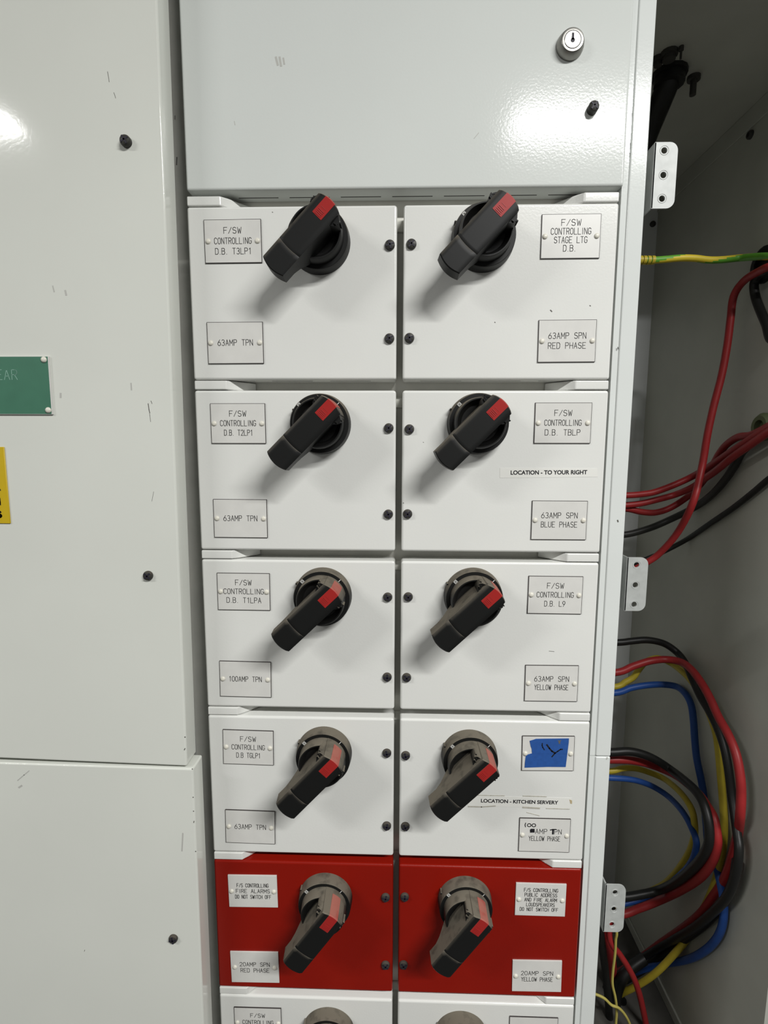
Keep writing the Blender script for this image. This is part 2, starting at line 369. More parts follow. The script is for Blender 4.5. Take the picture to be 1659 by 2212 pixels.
b = bmesh.new(); box(b, 0.4690, 0.4868, 0.0015, 0.030, -1.3, zs-.0004, .0016, 3); box(b, 0.4625, 0.4720, 0.0032, 0.029, -1.3, zs-.0004)
marks(b, [([(1312, 1637), (1310, 1640)], .0016)], .0015, 1)
obj('stile', b, [FRAMEP, SCUFF], fr)
b = bmesh.new(); box(b, 0.4625, 0.4700, 0.020, 0.046, -1.3, .5); obj('side_wall', b, BACKP, fr)
b = bmesh.new(); box(b, -0.047, -0.0005, 0.0740, 0.0765, -1.3, .5); marks(b, [([(382, 340), (381.5, 356)], .0012), ([(378, 250), (378, 258)], .0007)], .0740, 1); obj('side_rail', b, [BACKP, CHIP], fr)
for i in range(6):
    z = Z0-i*RP-.016
    b = bmesh.new(); box(b, XL0, XR1, .0268, .0295, z-.0012, z+.011, .0008, 1); obj('cross_rail', b, BACKP, fr)
def block(z, right):
    b = bmesh.new(); h = 0.0098
    pl = [(0.0006, 0.0002), (0.0365, 0.0002), (0.0435, 0.0072), (0.0635, 0.0262), (0.0006, 0.0262)]
    if right: pl = [(XR1-x, y) for x, y in pl][::-1]
    lo = [b.verts.new((x, y, z)) for x, y in pl]; hi = [b.verts.new((x, y, z+h)) for x, y in pl]
    b.faces.new(lo[::-1]); b.faces.new(hi)
    for k in range(5): b.faces.new((lo[k], lo[(k+1) % 5], hi[(k+1) % 5], hi[k]))
    bmesh.ops.bevel(b, geom=b.edges[:], offset=.0013, segments=3, profile=.5, affect='EDGES')
    obj('hinge_block', b, PAINT, fr)
for i in range(6):
    z = Z0-i*RP+.0008
    block(z, False); block(z, True)
# brackets on the outer edge of the stile
def bracket(x0, y0p, x1, y1p, holes):
    Yb = 0.006; A = at(x0, y0p, Y=Yb); B = at(x1, y1p, Y=Yb); xa, xb, za, zb = A.x, B.x, A.z, B.z; r = .0085
    out = [(xa, zb), (xb-r, zb)]+arc(xb-r, zb+r, r, r, -90, 0, 6)[1:]+arc(xb-r, za-r, r, r, 0, 90, 6)[0:]+[(xa, za)]
    b = bmesh.new()
    cs = [(at(px, py, Y=Yb).x, at(px, py, Y=Yb).z) for px, py in holes]
    o = [b.verts.new((x, Yb, z)) for x, z in out]; edges = [b.edges.new((o[i], o[(i+1) % len(o)])) for i in range(len(o))]
    for cx, cz in cs:
        h = [b.verts.new((cx+.0032*math.cos(2*math.pi*k/16), Yb, cz+.0032*math.sin(2*math.pi*k/16))) for k in range(16)]
        edges += [b.edges.new((h[k], h[(k+1) % 16])) for k in range(16)]
    bmesh.ops.triangle_fill(b, edges=edges, use_beauty=True)
    ext = bmesh.ops.extrude_face_region(b, geom=b.faces[:])
    for v in [g_ for g_ in ext['geom'] if isinstance(g_, bmesh.types.BMVert)]: v.co.y += .0018
    for cx, cz in cs: # countersunk rims
        lathe(b, [(.0050, -.0002), (.0046, .0003), (.0034, -.0010), (.0032, -.0018)], cx, Yb, cz, 16)
    box(b, xa-.0004, xa+.0016, Yb, .034, zb, za, .0004, 1)
    box(b, .470, xa+.001, .0315, .0335, zb, za)
    obj('hinge_bracket', b, ZINC, fr)['label'] = 'pale zinc bracket with three holes'
bracket(1415.5, 307, 1456, 450, ((1435, 325), (1433, 378), (1430, 429)))
bracket(1356, 1204, 1393.5, 1320, ((1375.4, 1220), (1372.5, 1263.5), (1369.8, 1305.5)))
bracket(1309, 1911, 1346, 2014, ((1329, 1928), (1326.4, 1964), (1322, 1997)))

# ================================================================== TOP DOOR
zb_ = -0.0052
b = bmesh.new(); box(b, 0.0006, 0.4634, -.0005, .0285, zb_, 0.5, .0030, 3)
for k in range(7): box(b, .052+k*.0563, .096+k*.0563, .0163, .0177, zb_-.00015, zb_+.001, mi=1)
marks(b, [([(596, 124), (600, 140)], .0022), ([(604, 124), (607, 142)], .0022), ([(612, 126), (614, 138)], .0018), ([(1034, 287), (1024, 299)], .0007), ([(506, 262), (508, 270)], .0006)], -.0005, 2)
td = obj('door', b, [PAINT_COOL, SLOT, SCUFF], fr); td['label'] = 'grey white door with a key lock'
p = at(1230.3, 101.3, Y=0)
lx, lz = p.x, p.z; YF = -.0005
b = bmesh.new(); lathe(b, [(.0138, -.0005), (.0138, .002), (.0128, .0055), (.0113, .0088), (.0106, .0092), (.0086, .0092), (.0085, .0086)], lx, YF, lz, 48)
lathe(b, [(.0083, .004), (.0083, .0090), (.0078, .0094), (0, .0094)], lx, YF, lz, 40)
box(b, lx-.0011, lx+.0011, YF-.0096, YF-.009, lz-.0005, lz+.0058, mi=1); prism(b, arc(lx, lz-.0008, .0021, .0021, 0, 337.5, 15), YF-.0096, YF-.009, 1)
lk = obj('lock', b, [CHROME, DARKM], td); lk['label'] = 'round silver key lock'
screw(SC_L, 1285, 226, YF, .0085, td)

# ================================================================== SWITCH UNITS
R = 0.0335; HR = .0148; HF = .0505
def mesh_of(name, b, mats, ang=38):
    finish(b); me = bpy.data.meshes.new(name); b.to_mesh(me); b.free(); me.set_sharp_from_angle(angle=math.radians(ang))
    for M in mats: me.materials.append(M)
    return me
# collar (fixed): local origin at its centre on the door, -Y towards the viewer
b = bmesh.new()
lathe(b, [(R, -.0003), (R, .002), (R*.985, .0085), (R*.965, HR-.0006), (R*.95, HR), (R*.80, HR), (R*.78, HR-.001)], n=64)
box(b, -R*.925, -R*.86, -.008, -.0005, R*.42, R*.50, .0005, 1)
ME_COLLAR = mesh_of('collar', b, [BLACK])
b = bmesh.new(); rc = R*.885; y0, y1 = -HR-.00012, -HR+.0003
cx, cz = rc*math.cos(math.radians(137)), rc*math.sin(math.radians(137)); a = .0019
sq = [(cx+a*1.25*math.cos(math.radians(137+45+90*k)), cz+a*1.25*math.sin(math.radians(137+45+90*k))) for k in range(5)]
stroke(b, sq, .0004, y0, y1); stroke(b, arc(cx, cz, .0010, .0010, 0, 360, 12), .00045, y0, y1)
ME_OFF = mesh_of('off_mark', b, [WHITE]); b = bmesh.new()
c4, s4 = math.cos(math.radians(46)), math.sin(math.radians(46))
stroke(b, [(R*.835*c4, R*.835*s4), (R*.935*c4, R*.935*s4)], .0006, y0, y1)
ME_ON = mesh_of('on_mark', b, [WHITE])
# grip: local +X points to the tip of the lever
b = bmesh.new()
lathe(b, [(R*.835, HR-.002), (R*.835, HR), (R*.805, .0270), (R*.785, .0285), (R*.745, .0285)], n=64)
lathe(b, [(R*.745, .0285), (R*.70, .0240), (R*.60, .0200), (R*.3, .0185), (0, .0182)], n=64, mi=1)
def hs(y):
    a = abs(y)/R
    return .0475 if a <= .40 else .0475-(a-.40)/.27*.0095
pl = []
for k in range(15):
    an = math.radians(180-45+90*k/14); rr = R*(.80 if 0 < k < 14 else .775); pl.append((rr*math.cos(an), rr*math.sin(an)))
pl = [(-R*.20, R*.30), (-R*.42, R*.50)]+pl+[(-R*.42, -R*.50), (-R*.20, -R*.30)]
lo = [b.verts.new((x*1.035, -HR+.001, z*1.035)) for x, z in pl]; hi = [b.verts.new((x, -hs(z), z)) for x, z in pl]
b.faces.new(lo); b.faces.new(hi[::-1])
for i in range(len(pl)): b.faces.new((lo[i], lo[(i+1) % len(pl)], hi[(i+1) % len(pl)], hi[i]))
for sgn in (1, -1):   # finger ribs on the flanks of the head
    for k in range(3):
        x = -R*(.46+.07*k); z0_, z1_ = sgn*R*.42, sgn*R*(.50+.03*k)
        stroke(b, [(x, z0_), (x-.0006, z1_)], .0011, -.0455+.0022*k, -.030)
W = R*.403; N = 10; TS = [0, .012, .03, .10, .25, .40, .50, .58, .62, .66, .694, .70, .706, .76, .85, .93, .97, .988, 1.0]
def xh(y): return -math.sqrt((R*.845)**2-y*y)
def xt(y): return R*(1.79-.10*(y/W)**2)
def back(x):
    u = x/R
    if u < .55: return HR-.001
    if u > 1.35: return .0325
    q = (u-.55)/.80; q = q*q*(3-2*q)
    return HR-.001+(.0325-HR+.001)*q
top_, bot_ = [], []
for t in TS:
    rt, rb = [], []
    for j in range(N+1):
        v = -1+2*j/N; yy = v*W; yb = yy*1.05
        e = min(1, t/.012) if t < .5 else min(1, (1-t)/.012)
        h = HF-.0011*(1-e)-(.0011 if j in (0, N) else 0)
        if abs(t-.70) < .001: h -= .00028
        X = xh(yy)+(xt(yy)-xh(yy))*t
        rt.append(b.verts.new((X, -h, yy))); Xb = xh(yb)+(xt(yy)+.0006-xh(yb))*t
        rb.append(b.verts.new((Xb, -back(Xb), yb)))
    top_.append(rt); bot_.append(rb)
for r0, r1 in zip(top_, top_[1:]):
    for j in range(N): b.faces.new((r0[j], r0[j+1], r1[j+1], r1[j]))
for r0, r1 in zip(bot_, bot_[1:]):
    for j in range(N): b.faces.new((r0[j], r1[j], r1[j+1], r0[j+1]))
for i in range(len(TS)-1):
    b.faces.new((top_[i][0], top_[i+1][0], bot_[i+1][0], bot_[i][0])); b.faces.new((top_[i][N], bot_[i][N], bot_[i+1][N], top_[i+1][N]))
for j in range(N):
    b.faces.new((top_[0][j], bot_[0][j], bot_[0][j+1], top_[0][j+1])); b.faces.new((top_[-1][j], top_[-1][j+1], bot_[-1][j+1], bot_[-1][j]))
ME_GRIP = mesh_of('grip', b, [BLACK, CLEAN], 30)
# red marker: lies on the front and folds down the head end
b = bmesh.new(); wr = R*.175; xs = -R*.22; M_ = 8
prof = []
for j in range(M_+1):
    yy = -wr+2*wr*j/M_; xe = -math.sqrt((R*.852)**2-yy*yy)
    prof.append([(xs, HF+.0003), (xe+.0012, HF+.0003), (xe+.0002, HF-.0008), (xe-.0004, .0225), (xe+.002, .0225), (xe+.003, HF-.004), (xs, HF-.004)])
g_ = [[b.verts.new((x, -h, -wr+2*wr*j/M_)) for x, h in prof[j]] for j in range(M_+1)]
for j in range(M_):
    for k in range(7): b.faces.new((g_[j][k], g_[j+1][k], g_[j+1][(k+1) % 7], g_[j][(k+1) % 7]))
b.faces.new(g_[0]); b.faces.new(g_[M_][::-1])
for k in range(4): stroke(b, [(xs-.0016-k*.0017, -wr*.55), (xs-.0016-k*.0017, wr*.55)], .0007, -HF-.0007, -HF, 1)
stroke(b, [(xs-.0098, -wr*.5), (xs-.0098, wr*.5)], .0005, -HF-.0005, -HF, 1)
ME_RED = mesh_of('red_marker', b, [REDPL, mat('red_rib', (0.30, 0.014, 0.012), .5)], 30)

PW, PH, RX = .0620, .0445, .0265
def plate(parent, r0, r1, lines, label, clean=False, dc=0.0, sticker=None):
    Yp = -.0014
    A = at(*r0, Y=Yp); B = at(*r1, Y=Yp); c = (A+B)/2; rot = math.atan2(B.z-A.z, B.x-A.x)
    cr, sr = math.cos(rot), math.sin(rot); c.z += dc
    P = lambda u, v: (c.x+u*cr-v*sr, c.z+u*sr+v*cr)
    b = bmesh.new(); e = .00055; a, h = PW/2, PH/2
    prism(b, [P(-a, -h), P(a, -h), P(a, h), P(-a, h)], Yp+.00015, 0.0001, 0 if clean else 1)
    prism(b, [P(-a+e, -h+e), P(a-e, -h+e), P(a-e, h-e), P(-a+e, h-e)], Yp, Yp+.0005, 0)
    pb = obj('nameplate', b, [PLATE, CORE], parent, smooth=False); pb['label'] = label
    for Q in (A, B): inst('rivet', RV, pb, (Q.x, Yp, Q.z))
    if lines:
        b = bmesh.new()
        for (s, wd_, u, v, hh) in lines:
            x, z = P(u, v); text(b, s, x, z, wd_, hh, .00060, Yp-.0001, Yp+.0002, 0, rot)
        obj('lettering', b, INK, pb, smooth=False)
    return P, Yp, pb
def three(last, lw, cw=.0402, hh=.0062): return [('F/SW', .0190, 0, .0110, hh), ('CONTROLLING', cw, 0, .0004, hh), (last, lw, 0, -.0102, hh)]
def amp(s): return [(s, .0388, 0, .0003, .0062)]
def amp2(a_, b_, w2=.0402): return [(a_, .0402, 0, .0056, .0062), (b_, w2, 0, -.0048, .0062)]
UNITS = [
 # row, side, handle px, lever angle, screws, upper plate, lower plate
 dict(r=0, s='L', h=(690, 524), a=226, sc=((842, 527), (841, 730)), up=((449.9, 521.7), (556.3, 520.2), three('D.B. T3LP1', .0390), 'F/SW CONTROLLING D.B. T3LP1'), lo=((455.4, 741.1), (561.1, 740.2), amp('63AMP TPN'), '63AMP TPN')),
 dict(r=0, s='R', h=(1042.5, 518.5), a=226, sc=((889, 525), (884.5, 729)), up=((1177.2, 510.9), (1289.2, 509.6), [('F/SW', .0205, 0, .0137, .0062), ('CONTROLLING', .0418, 0, .0050, .0062), ('STAGE LTG', .0345, 0, -.0036, .0062), ('D.B.', .0130, -.001, -.0120, .0062)], 'F/SW CONTROLLING STAGE LTG D.B.'), lo=((1170.7, 737.1), (1279.4, 736.1), amp2('63AMP SPN', 'RED PHASE'), '63AMP SPN RED PHASE')),
 dict(r=1, s='L', h=(694, 916.6), a=225, sc=((839.6, 924.5), (838.7, 1111.5)), up=((462.8, 914.9), (565.8, 914.9), three('D.B. T2LP1', .0320), 'F/SW CONTROLLING D.B. T2LP1'), lo=((468.9, 1119.7), (569.6, 1120.6), amp('63AMP TPN'), '63AMP TPN')),
 dict(r=1, s='R', h=(1030.5, 916), a=225, sc=((884.5, 926.9), (880.5, 1111)), up=((1162.8, 913.9), (1269.5, 913.9), three('D.B. TBLP', .0385), 'F/SW CONTROLLING D.B. TBLP'), lo=((1155.9, 1123.7), (1260.1, 1124.3), amp2('63AMP SPN', 'BLUE PHASE'), '63AMP SPN BLUE PHASE')),
 dict(r=2, s='L', h=(698.5, 1286), a=224, sc=((837.4, 1291.5), (836.2, 1465)), up=((476.6, 1277.6), (576.1, 1279), three('D.B. T1LPA', .0405, .0470), 'F/SW CONTROLLING D.B. T1LPA'), lo=((481.6, 1466.2), (578.6, 1468.7), amp('100AMP TPN'), '100AMP TPN')),
 dict(r=2, s='R', h=(1021, 1287), a=224, sc=((882, 1291), (878.5, 1466)), up=((1147.8, 1284.9), (1250.8, 1286.3), three('D.B. L9', .0235, .0418), 'F/SW CONTROLLING D.B. L9'), lo=((1141.5, 1475.9), (1241, 1477), amp2('63AMP SPN', 'YELLOW PHASE', .0392), '63AMP SPN YELLOW PHASE')),
 dict(r=3, s='L', h=(701, 1625), a=227, sc=((835.5, 1630), (835.3, 1787.8)), up=((488.9, 1613.3), (583.5, 1616.5), three('D.B TGLP1', .0290), 'F/SW CONTROLLING D.B TGLP1'), lo=((494.6, 1785), (586.5, 1788.5), amp('63AMP TPN'), '63AMP TPN')),
 dict(r=3, s='R', h=(1013, 1632), a=225, sc=((876.3, 1635.3), (875.6, 1789)), up=((1134.9, 1627.6), (1232.9, 1628.2), [], 'blank behind blue tape'), lo=((1128.5, 1803.4), (1224.1, 1805.8), [('AMP', .0140, -.0042, .0052, .0062), ('PN', .0084, .0160, .0052, .0062), ('YELLOW PHASE', .0378, 0, -.0043, .0060)], 'AMP TPN YELLOW PHASE with handwritten 100')),
 dict(r=4, s='L', h=(704, 1937), a=234, red=True, sc=((832.7, 1943), (832.7, 2089.6)), up=((500.5, 1925), (592, 1926.3), [('F/S CONTROLLING', .0400, 0, .0083, .0050), ('FIRE ALARMS', .0428, 0, .0004, .0052), ('DO NOT SWITCH OFF', .0455, 0, -.0076, .0050)], 'F/S CONTROLLING FIRE ALARMS DO NOT SWITCH OFF'), lo=((507.5, 2089), (593.3, 2090.4), [('20AMP SPN', .0385, 0, .0043, .0056), ('RED PHASE', .0370, 0, -.0044, .0056)], '20AMP SPN RED PHASE')),
 dict(r=4, s='R', h=(1003.5, 1944), a=234, red=True, sc=((874.3, 1942), (871.7, 2089)), up=((1121, 1942.6), (1214.8, 1945.4), [('F/S CONTROLLING', .0415, 0, .0133, .0047), ('PUBLIC ADDRESS', .0397, 0, .0067, .0047), ('AND FIRE ALARM', .0397, 0, 0, .0047), ('LOUDSPEAKERS', .0347, 0, -.0067, .0047), ('DO NOT SWITCH OFF', .0470, -.0016, -.0133, .0047)], 'F/S CONTROLLING PUBLIC ADDRESS AND FIRE ALARM LOUDSPEAKERS DO NOT SWITCH OFF'), lo=((1114, 2108.1), (1206, 2109.8), [('20AMP SPN', .0400, 0, .0043, .0056), ('YELLOW PHASE', .0392, 0, -.0044, .0056)], '20AMP SPN YELLOW PHASE')),
 dict(r=5, s='L', h=(710, 2223.5), a=234, sc=(), up=((513, 2208.5), (601.5, 2211), [('F/SW', .0190, 0, .0110, .0056), ('CONTROLLING', .0402, 0, .0010, .0056)], 'F/SW CONTROLLING'), lo=None),
 dict(r=5, s='R', h=(994.5, 2232), a=234, sc=(), up=((1108, 2229), (1196, 2232), [], 'cut off by the picture edge'), lo=None),
]
UL = {
 (0, 'L'): 'white switch unit in top left of the switch grid, nameplate ending T3LP1',
 (0, 'R'): 'white switch unit in top right of the switch grid, nameplate naming STAGE LTG',
 (1, 'L'): 'white switch unit in second row left, nameplate ending T2LP1',
 (1, 'R'): 'white switch unit in second row right, nameplate ending TBLP, BLUE PHASE plate',
 (2, 'L'): 'white switch unit in third row left, plate reading 100AMP TPN, T1LPA nameplate',
 (2, 'R'): 'white switch unit in third row right, nameplate ending L9',
 (3, 'L'): 'white switch unit just above the left red unit, nameplate ending TGLP1',
 (3, 'R'): 'white switch unit just above the right red unit, carrying blue tape',
 (4, 'L'): 'red switch unit on the left, plate reading FIRE ALARMS',
 (4, 'R'): 'red switch unit on the right, plate naming PUBLIC ADDRESS loudspeakers',
 (5, 'L'): 'white switch unit below the left red unit, cut off by the bottom edge',
 (5, 'R'): 'white switch unit below the right red unit, cut off by the bottom edge',
}
umarks = {
 (0, 'R'): [([(1189, 670), (1192, 673)], .0012), ([(1274, 660), (1275.5, 661)], .0010), ([(1068.5, 696)], .0009)],
 (0, 'L'): [([(588, 458)], .0007)], (2, 'R'): [([(1186, 1406.5), (1197, 1407.5)], .0005)], (3, 'L'): [([(500.5, 1808.5)], .0014)], (1, 'R'): [([(914, 955)], .0006), ([(871, 1086)], .0007)],
}
FIRST = {}
for U in UNITS:
    i, s = U['r'], U['s']; x0, x1 = (XL0, XL1) if s == 'L' else (XR0, XR1); zt = Z0-i*RP; zb = zt-UH
    t = thing('switch_unit', UL[(i, s)], 'switch unit', ((x0+x1)/2, 0, zb), 'fused switch units')
    b = bmesh.new(); box(b, x0, x1, 0, .026, zb, zt, .0030, 3)
    if i == 0:
        for k in range(3): box(b, x0+.02+k*.066, x0+.066+k*.066, .0100, .0112, zb-.00015, zb+.001, mi=1)
    if (i, s) in umarks: marks(b, umarks[(i, s)], 0, 2)
    obj('door_panel', b, [REDP if U.get('red') else PAINT, SLOT, CHIP], t)
    p = at(*U['h'], Y=0)
    hd = inst('rotary_handle', ME_COLLAR, t, (p.x, 0, p.z)); hd['label'] = 'black rotary switch handle with red marker'
    hd['_w'] = (0, 0, 0)
    def sub(name, me, ang):
        o = bpy.data.objects.new(name, me); COL.objects.link(o); o.parent = hd; o.rotation_euler = (0, -math.radians(ang), 0); return o
    sub('off_mark', ME_OFF, 0)['label'] = 'white ringed off mark'; sub('on_mark', ME_ON, 0)['label'] = 'white on line'
    sub('grip', ME_GRIP, U['a']); sub('red_marker', ME_RED, U['a'])['label'] = 'red marker'
    for (px, py) in U['sc']: screw(SC_S, px, py, 0, .0040, t)
    r0, r1, ln, nm = U['up']; cl = bool(U.get('red'))
    Pu, Yp, pbu = plate(t, r0, r1, ln, 'white nameplate '+(nm if nm[0].islower() else 'reading '+nm), cl)
    if U['lo']:
        r0, r1, ln, nm = U['lo']; Pl, Yq, pbl = plate(t, r0, r1, ln, 'white plate reading '+nm, cl)
    if (i, s) == (3, 'R'):
        k = PW/720.0; C = lambda x, y: Pl((x-1122)*k, (660-y)*k)
        b = bmesh.new(); y0, y1 = Yq-.00015, Yq+.0002
        stroke(b, [C(848, 475), C(840, 505), C(848, 535)], .0010, y0, y1)
        for cx in (900, 965): stroke(b, [C(cx+26*math.cos(q*.5236), 507+24*math.sin(q*.5236)) for q in range(13)], .0009, y0, y1)
        prism(b, [C(912, 575), C(916, 622), C(982, 618), C(978, 562), C(930, 562)], y0, y1)
        stroke(b, [C(1200, 574), C(1235, 565), C(1278, 564)], .0013, y0, y1); stroke(b, [C(1238, 566), C(1238, 632)], .0021, y0, y1)
        obj('handwriting', b, MARKER, pbl, smooth=False)['label'] = 'black handwritten 100 and T'

# ------------------------------------------------------------------ things stuck on later
def strip(name, label, corners, Y, txt, tx0, tx1, hh, boldness):
    P4 = [at(px, py, Y=Y) for px, py in corners]
    b = bmesh.new(); prism(b, [(p.x, p.z) for p in P4], Y, .0001)
    t = thing(name, label, 'paper label', ((P4[0]+P4[2])/2).to_tuple())
    obj('paper', b, PAPER, t, smooth=False)
    A = at(*tx0, Y=Y); B = at(*tx1, Y=Y); cu = bpy.data.curves.new('t', 'FONT'); cu.body = txt; cu.size = 1; cu.offset = boldness; cu.align_x = 'LEFT'
    tmp = bpy.data.objects.new('t', cu); COL.objects.link(tmp); dg = bpy.context.evaluated_depsgraph_get()
    me = bpy.data.meshes.new_from_object(tmp.evaluated_get(dg)); bpy.data.objects.remove(tmp)
    xs = [v.co.x for v in me.vertices]; ys = [v.co.y for v in me.vertices]
    sx = (B-A).length/(max(xs)-min(xs)); sy = hh/(max(ys)-min(ys)); rot = math.atan2(B.z-A.z, B.x-A.x)
    for v in me.vertices:
        u = (v.co.x-min(xs))*sx; q = (v.co.y-(max(ys)+min(ys))/2)*sy
        v.co = (A.x+u*math.cos(rot)-q*math.sin(rot), Y-.00006, A.z+u*math.sin(rot)+q*math.cos(rot))
    me.materials.append(MARKER)
    inst('lettering', me, t)['label'] = 'bold black capitals'
    return t
strip('paper_label', 'narrow paper strip reading LOCATION - TO YOUR RIGHT', [(1079.6, 1011), (1079.6, 1032.5), (1291, 1030), (1290, 1012)], -.0002,
      'LOCATION - TO YOUR RIGHT', (1103, 1020.9), (1268.5, 1020), .0049, .034)
st = strip('paper_label', 'grubby paper strip reading LOCATION - KITCHEN SERVERY', [(1012, 1719), (1010, 1741), (1233, 1746), (1235, 1724)], -.0002,
      'LOCATION - KITCHEN SERVERY', (1038.9, 1729.6), (1206, 1733.8), .0049, .034)
b = bmesh.new()
for pts, wd_ in (([(1024, 1717.5), (1060, 1718.5), (1090, 1719)], .0008), ([(1130, 1719.5), (1180, 1721)], .0010), ([(1012, 1742.5), (1040, 1743), (1070, 1741)], .0014), ([(1130, 1744), (1165, 1746)], .0022), ([(1180, 1746.5), (1230, 1748)], .0008), ([(1138, 1755), (1165, 1762)], .0007)):
    q = [at(x, y, Y=-.0002) for x, y in pts]; stroke(b, [(p.x, p.z) for p in q], wd_, -.00035, .0001)
obj('dirt_streak', b, GRIME, st, smooth=False)['label'] = 'grey grime along the strip'
b = bmesh.new(); q = [at(x, y, Y=-.0002) for x, y in ((1230, 1727), (1232, 1736), (1235.5, 1736), (1235.5, 1729))]; prism(b, [(p.x, p.z) for p in q], -.0004, -.0001)
obj('glue_stain', b, TAN, st, smooth=False)
# blue tape over the nameplate
def Q(x, y): p = at(1120+x/12.76, 1580+y/12.76, Y=-.0017); return (p.x, p.z)
tp = thing('masking_tape', 'blue masking tape with a black pen scrawl over a nameplate', 'tape', at(1180, 1628, Y=-.0017).to_tuple())
b = bmesh.new()
prism(b, [Q(310, 262), Q(335, 400), Q(365, 480), Q(375, 610), Q(1345, 618), Q(1385, 300), Q(1390, 195), Q(700, 203), Q(480, 207), Q(420, 228)], -.0019, -.0014)
prism(b, [Q(205, 655), Q(350, 612), Q(1345, 622), Q(1300, 978), Q(800, 975), Q(170, 996), Q(180, 850)], -.0019, -.0014)
obj('tape', b, TAPE, tp, smooth=False)
b = bmesh.new(); y0, y1 = -.0021, -.0016
stroke(b, [Q(655, 325), Q(650, 380), Q(665, 430), Q(710, 500)], .0012, y0, y1); stroke(b, [Q(780, 365), Q(850, 460), Q(920, 540), Q(1010, 595)], .0018, y0, y1)
stroke(b, [Q(1210, 490), Q(1160, 488), Q(1080, 545), Q(1000, 600), Q(920, 695)], .0014, y0, y1)
obj('pen_scrawl', b, MARKER, tp, smooth=False)['label'] = 'black pen scrawl'
b = bmesh.new(); prism(b, [Q(1070, 250), Q(1100, 275), Q(1105, 330), Q(1150, 345), Q(1150, 280), Q(1185, 240)], y0+.0001, y1); obj('smudge', b, CHIP, tp, smooth=False)

# ================================================================== CABLE COMPARTMENT
KC = 1.375   # depth factor of the compartment
XS0 = 0.618
XS, YB, ZC, ZF, YFRT = CX+(0.618-CX)*KC, -CD+(0.250+CD)*KC, CZ+(0.097-CZ)*KC, CZ+(-1.064-CZ)*KC, -CD+(-0.100+CD)*KC
cc = thing('cable_compartment', 'dark grey open cable compartment beside the switch columns', 'cabinet compartment', (.55, .1, ZF))
b = bmesh.new(); box(b, XS, XS+.003, YFRT, YB+.003, -1.70, .5); box(b, XS+.003, XS+.05, YFRT, YFRT+.003, -1.70, .5); obj('side_wall', b, CAVP, cc)
b = bmesh.new(); box(b, .472, XS, YB, YB+.003, -1.70, .5); obj('back_wall', b, CAVB, cc)
b = bmesh.new(); box(b, .472, .475, .048, YB, -1.70, .5); obj('inner_wall', b, CAVP, cc)
b = bmesh.new(); box(b, .475, XS, .0320, YB, ZC, ZC+.003); obj('top_plate', b, CAVP, cc)
b = bmesh.new(); box(b, .475, XS, .048, YB, ZF-.003, ZF); obj('floor_plate', b, mat('floor_plate_painted_shade', (0.055, 0.052, 0.046), 0.8, var=0.2, vscale=30), cc)  # shade at the bottom of the compartment put into the dark floor colour
b = bmesh.new(); box(b, XS-.0022, XS, YFRT, YB, ZC-.0295, ZC-.0002, .0006, 1); obj('edge_flange', b, CAVP, cc)
b = bmesh.new(); box(b, XS-.004, XS, YFRT, YB, ZF, ZF+.022, .001, 1); obj('edge_flange', b, CAVP, cc)
def disc_on_side(name, px, py, r, h, M, lab=None):
    p = at(px, py, X=XS-.002)
    b = bmesh.new(); lathe(b, [(r, -.002), (r, h*.6), (r*.8, h), (r*.5, h), (r*.5, h*.3), (0, h*.3)], n=20)
    o = obj(name, b, M, cc, (XS-.001, p.y, p.z), (0, 0, -math.pi/2))
    if lab: o['label'] = lab
    return o
disc_on_side('screw', 1620, 291, .0062, .004, SCREW)
disc_on_side('grommet', 1652, 572, .026, .008, CBLK, 'black cable grommet')
disc_on_side('grommet', 1655, 922, .020, .012, mat('olive_rubber', (0.09, 0.11, 0.05), .7), 'olive green cable grommet')
p = at(1410, 484, Y=YB-.001); b = bmesh.new(); lathe(b, [(.0058, -.001), (.0058, .003), (.003, .005), (0, .005)], p.x, YB, p.z, 16); obj('screw', b, SCREW, cc)
# things hanging from the top plate
def pend(px, py, r, L, M, name, rr=None):
    p = at(px, py, Z=ZC); b = bmesh.new(); n = 14
    prof = [(r, 0), (r, -.005), (rr or r*.5, -.0055), (rr or r*.5, -L)]
    rings = [[b.verts.new((p.x+q*math.cos(2*math.pi*k/n), p.y+q*math.sin(2*math.pi*k/n), ZC+h)) for k in range(n)] for q, h in prof]
    for a_, c_ in zip(rings, rings[1:]):
        for k in range(n): b.faces.new((a_[k], a_[(k+1) % n], c_[(k+1) % n], c_[k]))
    b.faces.new(rings[0]); b.faces.new(rings[-1]); return obj(name, b, M, cc), p
pend(1499, 165, .0085, .024, SCREW, 'bolt', .0042)
pend(1446, 112, .0105, .010, SCREW, 'bolt', .008); pend(1472, 100, .003, .015, SCREW, 'bolt', .0014); pend(1422, 125, .008, .010, SCREW, 'bolt', .005)
gl, gp = pend(1447, 156, .0225, .016, CBLK, 'cable_gland', .0195)

